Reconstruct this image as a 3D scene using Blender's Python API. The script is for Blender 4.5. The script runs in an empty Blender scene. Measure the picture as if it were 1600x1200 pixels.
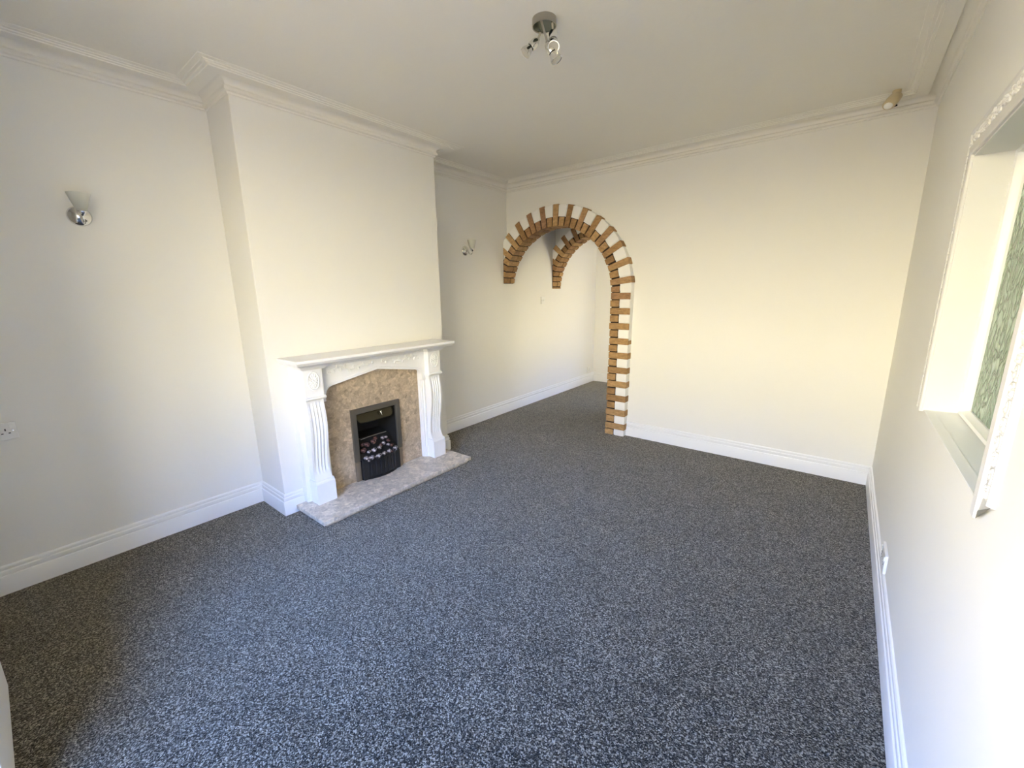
import bpy, bmesh, math, random
from mathutils import Vector, Matrix, Quaternion
from mathutils.geometry import tessellate_polygon
random.seed(7)
PI = math.pi
C = bpy.context.scene.collection
S = bpy.context.scene

# ------------------------------------------------------------------ camera
cam_d = bpy.data.cameras.new('camera'); cam = bpy.data.objects.new('camera', cam_d); C.objects.link(cam)
S.camera = cam
cam_d.sensor_fit = 'HORIZONTAL'; cam_d.sensor_width = 36.0
cam_d.lens = 652.17 / 1600 * 36.0
cam_d.shift_x = (800 - 796.08) / 1600; cam_d.shift_y = (599.71 - 600) / 1600
cam_d.clip_start = 0.02; cam_d.clip_end = 100
r_ = Vector((0.781890, 0.623239, -0.014856)); u_ = Vector((-0.122597, 0.177082, 0.976530)); f_ = Vector((-0.611243, 0.761718, -0.214866))
cam.matrix_world = Matrix(((r_.x, u_.x, -f_.x, 2.9868), (r_.y, u_.y, -f_.y, 0.0), (r_.z, u_.z, -f_.z, 1.3746), (0, 0, 0, 1)))

# ------------------------------------------------------------------ world: daylight sky, warm near the horizon, blue above
w = bpy.data.worlds.new('sky'); S.world = w; w.use_nodes = True
nt = w.node_tree; nt.nodes.clear()
out = nt.nodes.new('ShaderNodeOutputWorld'); bg = nt.nodes.new('ShaderNodeBackground')
tc = nt.nodes.new('ShaderNodeTexCoord'); sx = nt.nodes.new('ShaderNodeSeparateXYZ'); rp = nt.nodes.new('ShaderNodeValToRGB')
mr = nt.nodes.new('ShaderNodeMapRange'); mr.inputs['From Min'].default_value = -1; mr.inputs['From Max'].default_value = 1
nt.links.new(tc.outputs['Generated'], sx.inputs[0]); nt.links.new(sx.outputs['Z'], mr.inputs['Value'])
nt.links.new(mr.outputs[0], rp.inputs[0]); nt.links.new(rp.outputs[0], bg.inputs[0]); nt.links.new(bg.outputs[0], out.inputs[0])
el = rp.color_ramp.elements
el[0].position = 0.0; el[0].color = (0.30, 0.26, 0.17, 1)
el[1].position = 1.0; el[1].color = (0.52, 1.4, 3.9, 1)
for pos, col in ((0.475, (0.46, 0.38, 0.26, 1)), (0.50, (2.1, 1.82, 1.18, 1)), (0.60, (2.1, 1.88, 1.34, 1)), (0.65, (1.45, 1.5, 1.6, 1)), (0.71, (0.8, 1.5, 3.7, 1))):
    e = el.new(pos); e.color = col
bg.inputs[1].default_value = 4.0
w.cycles.sampling_method = 'MANUAL'; w.cycles.sample_map_resolution = 256

def portal(name, loc, rot, sx_, sy_):
    d = bpy.data.lights.new(name, 'AREA'); d.shape = 'RECTANGLE'; d.size = sx_; d.size_y = sy_; d.cycles.is_portal = True
    o = bpy.data.objects.new(name, d); C.objects.link(o); o.location = loc; o.rotation_euler = rot
    return o
portal('daylight_portal', (2.02, -0.905, 1.50), (PI/2, 0, PI), 1.8, 1.5)       # emits +y
portal('daylight_portal', (2.2, 6.0, 1.45), (PI/2, 0, 0), 1.7, 1.5)            # emits -y
hl = bpy.data.lights.new('hall_fill_light', 'AREA'); hl.size = 0.5; hl.energy = 14; hl.color = (1.0, 0.97, 0.88)  # added fill, no visible fitting; brightens the hall behind the green glass
ho = bpy.data.objects.new('hall_fill_light', hl); C.objects.link(ho); ho.location = (3.95, 1.9, 2.40)

S.view_settings.view_transform = 'Standard'; S.view_settings.look = 'None'
S.view_settings.gamma = 1.0; S.view_settings.use_curve_mapping = False
S.view_settings.exposure = 1.60

# ------------------------------------------------------------------ material helpers
def mat(name, col=(0.8, 0.8, 0.8), rough=0.5, metal=0.0, **kw):
    m = bpy.data.materials.new(name); m.use_nodes = True
    b = m.node_tree.nodes['Principled BSDF']
    b.inputs['Base Color'].default_value = (*col, 1); b.inputs['Roughness'].default_value = rough; b.inputs['Metallic'].default_value = metal
    for k, v in kw.items(): b.inputs[k].default_value = v
    return m
def N(m, t, **kw):
    n = m.node_tree.nodes.new(t)
    for k, v in kw.items():
        if k in n.inputs: n.inputs[k].default_value = v
        else: setattr(n, k, v)
    return n
def L(m, a, b): m.node_tree.links.new(a, b)
def B(m): return m.node_tree.nodes['Principled BSDF']
def obj_coord(m, scale=(1, 1, 1)):
    t = N(m, 'ShaderNodeTexCoord'); mp = N(m, 'ShaderNodeMapping'); mp.inputs['Scale'].default_value = scale
    L(m, t.outputs['Object'], mp.inputs[0]); return mp.outputs[0]
def bump(m, height, strength=0.3, dist=0.002):
    b = N(m, 'ShaderNodeBump'); b.inputs['Strength'].default_value = strength; b.inputs['Distance'].default_value = dist
    L(m, height, b.inputs['Height']); L(m, b.outputs[0], B(m).inputs['Normal']); return b
def ramp(m, fac, stops):
    r = N(m, 'ShaderNodeValToRGB'); e = r.color_ramp.elements
    e[0].position, e[0].color = stops[0][0], (*stops[0][1], 1); e[1].position, e[1].color = stops[-1][0], (*stops[-1][1], 1)
    for p, c in stops[1:-1]:
        x = e.new(p); x.color = (*c, 1)
    L(m, fac, r.inputs[0]); return r
def mix(m, fac, a, b, mode='MIX'):
    n = N(m, 'ShaderNodeMix', data_type='RGBA', blend_type=mode)
    for sock, v in ((n.inputs['Factor'], fac), (n.inputs['A'], a), (n.inputs['B'], b)):
        if isinstance(v, (int, float)): sock.default_value = v
        elif isinstance(v, tuple): sock.default_value = (*v, 1)
        else: L(m, v, sock)
    return n.outputs['Result']

def paint(name, col, rough=0.6, bs=0.15, scale=60):
    m = mat(name, col, rough)
    n = N(m, 'ShaderNodeTexNoise', Scale=scale, Detail=4.0); L(m, obj_coord(m), n.inputs['Vector'])
    bump(m, n.outputs['Fac'], bs, 0.0015); return m
M_wall = paint('white_emulsion', (0.86, 0.85, 0.80), 0.75)
M_ceil = mat('ceiling_plaster', (0.84, 0.82, 0.76), 0.85)
n1 = N(M_ceil, 'ShaderNodeTexNoise', Scale=9.0, Detail=6.0, Distortion=2.5); L(M_ceil, obj_coord(M_ceil), n1.inputs['Vector']); bump(M_ceil, n1.outputs['Fac'], 0.25, 0.004)
M_gloss = mat('white_gloss_paint', (0.88, 0.88, 0.86), 0.32)
M_cove = mat('white_cornice_plaster', (0.86, 0.84, 0.78), 0.6)
M_lining = mat('cream_white_gloss', (0.80, 0.79, 0.76), 0.4)
M_mould = mat('off_white_plaster_moulding', (0.74, 0.73, 0.71), 0.35)
M_surr = mat('white_satin_paint', (0.88, 0.88, 0.87), 0.38)
M_pad = paint('white_painted_render', (0.88, 0.87, 0.84), 0.6, 0.3, 40)

M_carpet = mat('charcoal_fleck_carpet', (0.05, 0.05, 0.06), 0.95)
B(M_carpet).inputs['Specular IOR Level'].default_value = 0.15; B(M_carpet).inputs['Sheen Weight'].default_value = 0.85; B(M_carpet).inputs['Sheen Roughness'].default_value = 0.28; B(M_carpet).inputs['Sheen Tint'].default_value = (0.90, 0.82, 0.64, 1)
co = obj_coord(M_carpet)
v1 = N(M_carpet, 'ShaderNodeTexVoronoi', Scale=250.0); L(M_carpet, co, v1.inputs['Vector'])
sp = N(M_carpet, 'ShaderNodeSeparateColor'); L(M_carpet, v1.outputs['Color'], sp.inputs[0])
r1 = ramp(M_carpet, sp.outputs[0], [(0.0, (0.005, 0.005, 0.006)), (0.42, (0.020, 0.020, 0.021)), (0.7, (0.080, 0.080, 0.081)), (1.0, (0.32, 0.32, 0.32))])
n2 = N(M_carpet, 'ShaderNodeTexNoise', Scale=4.0, Detail=5.0, Roughness=0.65); L(M_carpet, co, n2.inputs['Vector'])
r2 = ramp(M_carpet, n2.outputs['Fac'], [(0.3, (0.84, 0.77, 0.61)), (0.7, (1.36, 1.24, 0.98))])
L(M_carpet, mix(M_carpet, 1.0, r1.outputs[0], r2.outputs[0], 'MULTIPLY'), B(M_carpet).inputs['Base Color'])
rs = ramp(M_carpet, sp.outputs[0], [(0.0, (0.35,) * 3), (0.5, (0.75,) * 3), (1.0, (1.0,) * 3)]); L(M_carpet, rs.outputs[0], B(M_carpet).inputs['Sheen Weight'])
n3 = N(M_carpet, 'ShaderNodeTexNoise', Scale=230.0, Detail=2.0); L(M_carpet, co, n3.inputs['Vector'])
bump(M_carpet, n3.outputs['Fac'], 0.9, 0.008)

M_brick = mat('tan_brick', (0.4, 0.24, 0.13), 0.85)
oi = N(M_brick, 'ShaderNodeObjectInfo'); rb = ramp(M_brick, oi.outputs['Random'], [(0.0, (0.33, 0.195, 0.09)), (0.35, (0.42, 0.265, 0.125)), (0.75, (0.50, 0.33, 0.165)), (1.0, (0.36, 0.205, 0.115))])
nb = N(M_brick, 'ShaderNodeTexNoise', Scale=22.0, Detail=6.0, Roughness=0.7); L(M_brick, obj_coord(M_brick, (1, 1, 2.2)), nb.inputs['Vector'])
rb2 = ramp(M_brick, nb.outputs['Fac'], [(0.3, (0.62, 0.58, 0.52)), (0.7, (1.25, 1.2, 1.1))])
L(M_brick, mix(M_brick, 1.0, rb.outputs[0], rb2.outputs[0], 'MULTIPLY'), B(M_brick).inputs['Base Color'])
nb2 = N(M_brick, 'ShaderNodeTexNoise', Scale=90.0, Detail=5.0); L(M_brick, obj_coord(M_brick), nb2.inputs['Vector'])
bump(M_brick, nb2.outputs['Fac'], 0.7, 0.004)
M_mortar = mat('dark_mortar', (0.03, 0.018, 0.011), 0.95)

def stone(name, base):
    m = mat(name, base, 0.28)
    cc = obj_coord(m)
    nn = N(m, 'ShaderNodeTexNoise', Scale=14.0, Detail=5.0); L(m, cc, nn.inputs['Vector'])
    mx = N(m, 'ShaderNodeMix', data_type='RGBA'); mx.inputs['Factor'].default_value = 0.06
    L(m, cc, mx.inputs['A']); L(m, nn.outputs['Color'], mx.inputs['B'])
    va = N(m, 'ShaderNodeTexVoronoi', Scale=30.0); L(m, mx.outputs['Result'], va.inputs['Vector'])
    vb = N(m, 'ShaderNodeTexVoronoi', Scale=75.0); L(m, mx.outputs['Result'], vb.inputs['Vector'])
    sa = N(m, 'ShaderNodeSeparateColor'); L(m, va.outputs['Color'], sa.inputs[0])
    sb = N(m, 'ShaderNodeSeparateColor'); L(m, vb.outputs['Color'], sb.inputs[0])
    b0 = Vector(base)
    ra = ramp(m, sa.outputs[0], [(0.0, tuple(b0 * 0.66)), (0.3, tuple(b0 * 0.90)), (0.6, tuple(b0)), (1.0, tuple(b0 * 1.42))])
    rb_ = ramp(m, sb.outputs[1], [(0.0, tuple(b0 * 0.5)), (0.12, tuple(b0 * 0.85)), (0.8, tuple(b0 * 1.02)), (1.0, tuple(b0 * 1.38))])
    fine = N(m, 'ShaderNodeTexNoise', Scale=45.0, Detail=8.0, Roughness=0.75); L(m, cc, fine.inputs['Vector'])
    rf = ramp(m, fine.outputs['Fac'], [(0.3, (0.78, 0.75, 0.7)), (0.65, (1.12, 1.1, 1.08))])
    L(m, mix(m, 1.0, mix(m, 0.5, ra.outputs[0], rb_.outputs[0]), rf.outputs[0], 'MULTIPLY'), B(m).inputs['Base Color'])
    return m
M_marble = stone('beige_conglomerate_marble', (0.50, 0.405, 0.29))
M_hearth = stone('beige_marble_hearth', (0.68, 0.61, 0.50))

M_chrome = mat('polished_chrome', (0.75, 0.75, 0.74), 0.08, 1.0)
M_nickel = mat('brushed_nickel', (0.42, 0.40, 0.36), 0.3, 1.0)
M_pewter = mat('pewter_trim', (0.23, 0.215, 0.185), 0.38, 0.9)
M_pewter2 = mat('worn_pewter_trim', (0.32, 0.27, 0.21), 0.45, 0.8)
M_black = mat('black_enamel', (0.008, 0.008, 0.009), 0.25)
M_mattblack = mat('matt_black_metal', (0.01, 0.01, 0.01), 0.7)
M_hood = mat('dark_bronze_hood', (0.05, 0.045, 0.03), 0.22, 0.7)
M_plastic = mat('white_plastic', (0.85, 0.85, 0.82), 0.3)
M_cream = mat('cream_plastic', (0.62, 0.52, 0.33), 0.4)
M_hole = mat('socket_hole', (0.01, 0.01, 0.01), 0.8)
M_frost = mat('frosted_glass', (0.92, 0.93, 0.88), 0.4, 0.0, **{'Transmission Weight': 0.7, 'IOR': 1.25})
M_bulb = mat('lamp_glass', (0.75, 0.72, 0.62), 0.12, 0.0, **{'Transmission Weight': 0.3})
M_clear = mat('clear_glass', (0.86, 0.88, 0.84), 0.12, 0.0, **{'Transmission Weight': 0.9, 'IOR': 1.2})
M_coal = mat('ashy_coal', (0.2, 0.2, 0.2), 0.9)
nc = N(M_coal, 'ShaderNodeTexNoise', Scale=70.0, Detail=4.0); L(M_coal, obj_coord(M_coal), nc.inputs['Vector'])
rc = ramp(M_coal, nc.outputs['Fac'], [(0.40, (0.012, 0.011, 0.012)), (0.52, (0.20, 0.17, 0.18)), (0.66, (0.75, 0.70, 0.72))]); L(M_coal, rc.outputs[0], B(M_coal).inputs['Base Color'])
M_ember = mat('reddish_coal', (0.05, 0.02, 0.015), 0.9)
nc = N(M_ember, 'ShaderNodeTexNoise', Scale=60.0, Detail=4.0); L(M_ember, obj_coord(M_ember), nc.inputs['Vector'])
rc = ramp(M_ember, nc.outputs['Fac'], [(0.42, (0.012, 0.008, 0.008)), (0.6, (0.14, 0.06, 0.05)), (0.75, (0.38, 0.30, 0.29))]); L(M_ember, rc.outputs[0], B(M_ember).inputs['Base Color'])

M_glass = mat('green_patterned_glass', (0.42, 0.58, 0.42), 0.22, 0.0, **{'Transmission Weight': 0.35, 'IOR': 1.4})
cg = obj_coord(M_glass, (1, 1, 0.55))
ng = N(M_glass, 'ShaderNodeTexNoise', Scale=11.0, Detail=2.0); L(M_glass, cg, ng.inputs['Vector'])
mg = N(M_glass, 'ShaderNodeMix', data_type='RGBA'); mg.inputs['Factor'].default_value = 0.3; L(M_glass, cg, mg.inputs['A']); L(M_glass, ng.outputs['Color'], mg.inputs['B'])
vg = N(M_glass, 'ShaderNodeTexVoronoi', Scale=24.0, feature='DISTANCE_TO_EDGE'); L(M_glass, mg.outputs['Result'], vg.inputs['Vector'])
rg = ramp(M_glass, vg.outputs['Distance'], [(0.0, (0, 0, 0)), (0.12, (0.8, 0.8, 0.8)), (0.35, (1, 1, 1))])
bump(M_glass, rg.outputs[0], 1.0, 0.01)
rgc = ramp(M_glass, vg.outputs['Distance'], [(0.0, (0.12, 0.22, 0.12)), (0.06, (0.36, 0.50, 0.36)), (0.3, (0.55, 0.70, 0.55))])
L(M_glass, rgc.outputs[0], B(M_glass).inputs['Base Color'])

# ------------------------------------------------------------------ geometry helpers
def link(name, bm, m, parent=None, smooth=False, bevel=0.0, segs=2, angle=35):
    me = bpy.data.meshes.new(name)
    bmesh.ops.recalc_face_normals(bm, faces=bm.faces[:])
    bm.to_mesh(me); bm.free()
    for x in (m if isinstance(m, (list, tuple)) else [m]): me.materials.append(x)
    o = bpy.data.objects.new(name, me); C.objects.link(o)
    if parent: o.parent = parent
    if smooth:
        for p in me.polygons: p.use_smooth = True
        me.set_sharp_from_angle(angle=math.radians(angle))
    if bevel:
        b = o.modifiers.new('bevel', 'BEVEL'); b.width = bevel; b.segments = segs; b.limit_method = 'ANGLE'; b.angle_limit = math.radians(30)
    return o
def tag(o, label=None, cat=None, group=None, kind=None):
    if label: o['label'] = label
    if cat: o['category'] = cat
    if group: o['group'] = group
    if kind: o['kind'] = kind
    return o
def struct(name, bm, m, parent=None, **k):
    o = link(name, bm, m, parent, **k)
    if not parent: o['kind'] = 'structure'
    return o
def empty(name, loc=(0, 0, 0), rz=0.0):
    o = bpy.data.objects.new(name, None); C.objects.link(o); o.location = loc; o.rotation_euler = (0, 0, rz); o.empty_display_size = 0.1
    return o
def NB(): return bmesh.new()
def box(bm, x0, x1, y0, y1, z0, z1, M=None):
    vs = [bm.verts.new((x, y, z)) for x in (x0, x1) for y in (y0, y1) for z in (z0, z1)]
    for f in ((0, 1, 3, 2), (4, 6, 7, 5), (0, 4, 5, 1), (2, 3, 7, 6), (0, 2, 6, 4), (1, 5, 7, 3)): bm.faces.new([vs[i] for i in f])
    if M is not None: bmesh.ops.transform(bm, matrix=M, verts=vs)
    return vs
def prism(bm, pts, fn, a, b):
    """pts 2-D outline, fn(u, v, t) -> xyz, extruded from t=a to t=b"""
    A = [bm.verts.new(fn(u, v, a)) for u, v in pts]; Bv = [bm.verts.new(fn(u, v, b)) for u, v in pts]
    n = len(pts)
    for i in range(n): bm.faces.new((A[i], A[(i + 1) % n], Bv[(i + 1) % n], Bv[i]))
    if n <= 4: bm.faces.new(A); bm.faces.new(Bv[::-1])
    else:
        for t in tessellate_polygon([[Vector((u, v, 0)) for u, v in pts]]):
            bm.faces.new([A[i] for i in t]); bm.faces.new([Bv[i] for i in t][::-1])
    return A + Bv
YZ = lambda u, v, t: (t, u, v)      # outline in y,z ; thickness along x
XZ = lambda u, v, t: (u, t, v)
XY = lambda u, v, t: (u, v, t)
def lathe(bm, prof, M=Matrix(), n=32, caps=True):
    """prof: (r, z) list"""
    rings = []
    for r, z in prof:
        if r < 1e-6: rings.append([bm.verts.new(M @ Vector((0, 0, z)))])
        else: rings.append([bm.verts.new(M @ Vector((r * math.cos(2 * PI * i / n), r * math.sin(2 * PI * i / n), z))) for i in range(n)])
    for a, b in zip(rings, rings[1:]):
        for i in range(n):
            j = (i + 1) % n
            if len(a) == 1 and len(b) == 1: continue
            if len(a) == 1: bm.faces.new((a[0], b[i], b[j]))
            elif len(b) == 1: bm.faces.new((a[i], a[j], b[0]))
            else: bm.faces.new((a[i], a[j], b[j], b[i]))
    if caps:
        if len(rings[0]) > 1: bm.faces.new(rings[0][::-1])
        if len(rings[-1]) > 1: bm.faces.new(rings[-1])
def tube(bm, pts, r, n=10, caps=True, taper=None):
    pts = [Vector(p) for p in pts]; rings = []; up = None
    for i, p in enumerate(pts):
        d = (pts[min(i + 1, len(pts) - 1)] - pts[max(i - 1, 0)]).normalized()
        if up is None: up = d.orthogonal().normalized()
        up = (up - d * up.dot(d)).normalized(); s = d.cross(up)
        rr = taper[i] if taper else r
        rings.append([bm.verts.new(p + (up * math.cos(2 * PI * k / n) + s * math.sin(2 * PI * k / n)) * rr) for k in range(n)])
    for a, b in zip(rings, rings[1:]):
        for k in range(n): bm.faces.new((a[k], a[(k + 1) % n], b[(k + 1) % n], b[k]))
    if caps: bm.faces.new(rings[0][::-1]); bm.faces.new(rings[-1])
def align(loc, zdir):
    q = Vector(zdir).normalized().to_track_quat('Z', 'Y')
    return Matrix.Translation(Vector(loc)) @ q.to_matrix().to_4x4()
def sweep(bm, path, prof, k0, k1, closed_ends=True):
    """profile (d, z): d is the distance out of the wall into the room. path: wall line in plan, room on its RIGHT-hand side.
    builds the leg from path[k0] to path[k1] with mitred ends"""
    P = [Vector((x, y)) for x, y in path]; rows = []
    for i in range(k0, k1 + 1):
        def nrm(a, b):
            d = (b - a).normalized(); return Vector((d.y, -d.x))
        if 0 < i < len(P) - 1:
            n0, n1 = nrm(P[i - 1], P[i]), nrm(P[i], P[i + 1]); m_ = (n0 + n1) / (1 + n0.dot(n1))
        elif i == 0: m_ = nrm(P[0], P[1])
        else: m_ = nrm(P[-2], P[-1])
        rows.append([bm.verts.new((P[i].x + m_.x * d, P[i].y + m_.y * d, z)) for d, z in prof])
    n = len(prof)
    for a, b in zip(rows, rows[1:]):
        for i in range(n): bm.faces.new((a[i], a[(i + 1) % n], b[(i + 1) % n], b[i]))
    bm.faces.new(rows[0]); bm.faces.new(rows[-1][::-1])

# ------------------------------------------------------------------ room numbers (metres)
W, D, E = 3.258, 3.715, 5.818
H = 2.478
CX, Y1, Y2 = 0.334, 1.006, 2.409
F0, FA, FB = -0.175, -0.60, -0.78

# floor and ceiling
bm = NB(); box(bm, -0.12, W + 0.0, FB - 0.12, E + 0.12, -0.06, 0); struct('floor', bm, M_carpet)
bm = NB(); box(bm, W + 0.14, 4.7, 0.2, 3.6, -0.06, 0); struct('floor_hall', bm, M_carpet)
bm = NB(); box(bm, -0.12, 4.8, FB - 0.12, E + 0.12, H, H + 0.08); struct('ceiling', bm, M_ceil)
# left wall
bm = NB(); box(bm, -0.12, 0, FB - 0.12, E + 0.12, 0, H); struct('wall_left', bm, M_wall)
# chimney breast with the fire recess
bm = NB()
prism(bm, [(Y1, 0), (1.512, 0), (1.512, 0.562), (1.868, 0.562), (1.868, 0), (Y2, 0), (Y2, H), (Y1, H)], YZ, 0.0, CX)
struct('wall_chimney_breast', bm, M_wall, bevel=0.004)
# back wall with arched opening
def arch_wall(y0, y1, cx, cz, r, x_in, x_max):
    a1 = math.acos(max(-1, min(1, -cx / r)))
    pts = [(0, H), (0, cz + r * math.sin(a1))]
    for i in range(1, 40):
        a = a1 * (1 - i / 40); pts.append((cx + r * math.cos(a), cz + r * math.sin(a)))
    pts += [(cx + r, cz), (x_in, 0), (x_max, 0), (x_max, H)]
    b = NB(); prism(b, pts, XZ, y0, y1); return b
struct('wall_back', arch_wall(D, 3.81, 0.635, 1.36, 0.72, 1.345, W), M_wall)
struct('wall_rear_partition', arch_wall(4.70, 4.80, 0.63, 1.39, 0.70, 1.32, W), M_wall)
# end wall of the rear room with its window opening
bm = NB()
box(bm, 0, 1.65, E, E + 0.12, 0, H); box(bm, 3.05, W, E, E + 0.12, 0, H); box(bm, 1.65, 3.05, E, E + 0.12, 0, 0.7); box(bm, 1.65, 3.05, E, E + 0.12, 2.2, H)
struct('wall_end', bm, M_wall)
# front wall behind the camera, with its window opening
bm = NB()
box(bm, 0.76, 1.12, FB - 0.12, F0, 0, H); box(bm, 1.12, 1.40, FB, F0, 0, 0.42); box(bm, 1.12, W, FB - 0.12, FB, 0, 0.75); box(bm, 1.12, W, FB - 0.12, FB, 2.25, H); box(bm, 2.92, W, FB - 0.12, FB, 0.75, 2.25)
box(bm, 0, 0.76, FA - 0.1, FA, 0, H)
struct('wall_front', bm, M_wall)
bm = NB(); box(bm, 0.6, W + 0.3, FB - 0.62, FB - 0.13, 2.34, 2.42); struct('bay_sky_blocker', bm, M_gloss)  # unseen slab added outside the bay to cut the high sky light
bm = NB(); box(bm, 1.0, W + 0.1, E + 0.13, E + 1.35, 2.22, 2.30); struct('rear_sky_blocker', bm, M_gloss)  # unseen slab added outside to keep blue sky off the rear window
# right wall with the internal window opening
WY0, WY1, WZ0, WZ1 = 1.255, 2.165, 0.915, 1.80
bm = NB()
box(bm, W, W + 0.14, FB - 0.12, WY0, 0, H); box(bm, W, W + 0.14, WY1, E + 0.12, 0, H)
box(bm, W, W + 0.14, WY0, WY1, 0, WZ0); box(bm, W, W + 0.14, WY0, WY1, WZ1, H)
bmesh.ops.remove_doubles(bm, verts=bm.verts, dist=0.0001)
struct('wall_right', bm, M_wall)
bm = NB(); box(bm, 4.6, 4.7, 0.2, 3.6, 0, H); box(bm, W + 0.14, 4.6, 0.1, 0.2, 0, H); box(bm, W + 0.14, 4.6, 3.6, 3.7, 0, H)
struct('wall_hall', bm, M_wall)

# ------------------------------------------------------------------ skirting boards
SK = [(0, 0), (0.018, 0), (0.018, 0.086), (0.0165, 0.090), (0.0135, 0.0915), (0.0115, 0.0935), (0.0125, 0.097), (0.0135, 0.100), (0.0135, 0.114), (0.012, 0.117), (0.0095, 0.118), (0.0085, 0.120), (0.0095, 0.124), (0.0085, 0.133), (0.005, 0.138), (0, 0.140)]
pathA = [(0, FA), (0, Y1), (CX, Y1), (CX, 1.120)]
pathB = [(CX, 2.275), (CX, Y2), (0, Y2), (0, E), (W, E)]
pathC = [(1.452, D), (W, D), (W, FB)]
def skirt(name, path, a, b):
    bm = NB(); sweep(bm, path, SK, a, b); struct(name, bm, M_gloss, smooth=True, angle=25)
skirt('baseboard_left', pathA, 0, 1)
bm = NB(); sweep(bm, pathA, SK, 1, 3); struct('baseboard_chimney_near', bm, M_gloss, smooth=True, angle=25)
bm = NB(); sweep(bm, pathB, SK, 0, 2); struct('baseboard_chimney_far', bm, M_gloss, smooth=True, angle=25)
skirt('baseboard_left_far', pathB, 2, 3); skirt('baseboard_end', pathB, 3, 4)
skirt('baseboard_back', pathC, 0, 1); skirt('baseboard_right', pathC, 1, 2)

# ------------------------------------------------------------------ cornice
CO = [(0, H), (0, 2.400), (0.006, 2.400), (0.0085, 2.403), (0.0085, 2.409), (0.0115, 2.412), (0.018, 2.4135), (0.0225, 2.419), (0.0225, 2.429), (0.0185, 2.435), (0.0150, 2.437)]
for i in range(9):
    a = i / 8 * PI / 2; CO.append((0.0150 + 0.037 * (1 - math.cos(a)), 2.439 + 0.030 * math.sin(a)))
CO += [(0.0545, 2.469), (0.0545, 2.460), (0.057, 2.458), (0.112, 2.4605), (0.114, 2.465), (0.125, 2.466), (0.127, 2.4705), (0.140, 2.4715), (0.142, 2.4745), (0.166, 2.4755), (0.168, H)]
pathW = [(0, FA), (0, Y1), (CX, Y1), (CX, Y2), (0, Y2), (0, D), (W, D), (W, FB)]
for nm, a, b in (('trim_cornice_left', 0, 1), ('trim_cornice_chimney', 1, 4), ('trim_cornice_alcove', 4, 5), ('trim_cornice_back', 5, 6), ('trim_cornice_right', 6, 7)):
    bm = NB(); sweep(bm, pathW, CO, a, b); struct(nm, bm, M_cove, smooth=True, angle=30)

# ------------------------------------------------------------------ brick arches
def ringseg(bm, cx, cz, r0, r1, a0, a1, y0, y1, n=2, clipx=None):
    pts = [(cx + r0 * math.cos(a0 + (a1 - a0) * i / n), cz + r0 * math.sin(a0 + (a1 - a0) * i / n)) for i in range(n + 1)]
    pts += [(cx + r1 * math.cos(a1 + (a0 - a1) * i / n), cz + r1 * math.sin(a1 + (a0 - a1) * i / n)) for i in range(n + 1)]
    if clipx is not None:
        pts = clip_poly(pts, clipx)
        if len(pts) < 3: return False
    prism(bm, pts, XZ, y0, y1); return True
def clip_poly(pts, x0):
    out = []
    for i, p in enumerate(pts):
        q = pts[(i + 1) % len(pts)]
        if p[0] >= x0: out.append(p)
        if (p[0] >= x0) != (q[0] >= x0):
            t = (x0 - p[0]) / (q[0] - p[0]); out.append((x0, p[1] + t * (q[1] - p[1])))
    o2 = []
    for p in out:
        if not o2 or (abs(p[0] - o2[-1][0]) + abs(p[1] - o2[-1][1])) > 1e-4: o2.append(p)
    if len(o2) > 1 and abs(o2[0][0] - o2[-1][0]) + abs(o2[0][1] - o2[-1][1]) < 1e-4: o2.pop()
    return o2
def roundpoly(pts, r, n=3):
    out = []; m = len(pts)
    for i in range(m):
        p = Vector(pts[i]); a = Vector(pts[i - 1]); b = Vector(pts[(i + 1) % m])
        da, db = (a - p), (b - p); rr = min(r, da.length * 0.45, db.length * 0.45)
        s, e = p + da.normalized() * rr, p + db.normalized() * rr
        for k in range(n + 1):
            t = k / n; out.append(tuple((1 - t) ** 2 * s + 2 * t * (1 - t) * p + t * t * e))
    return out
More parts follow.
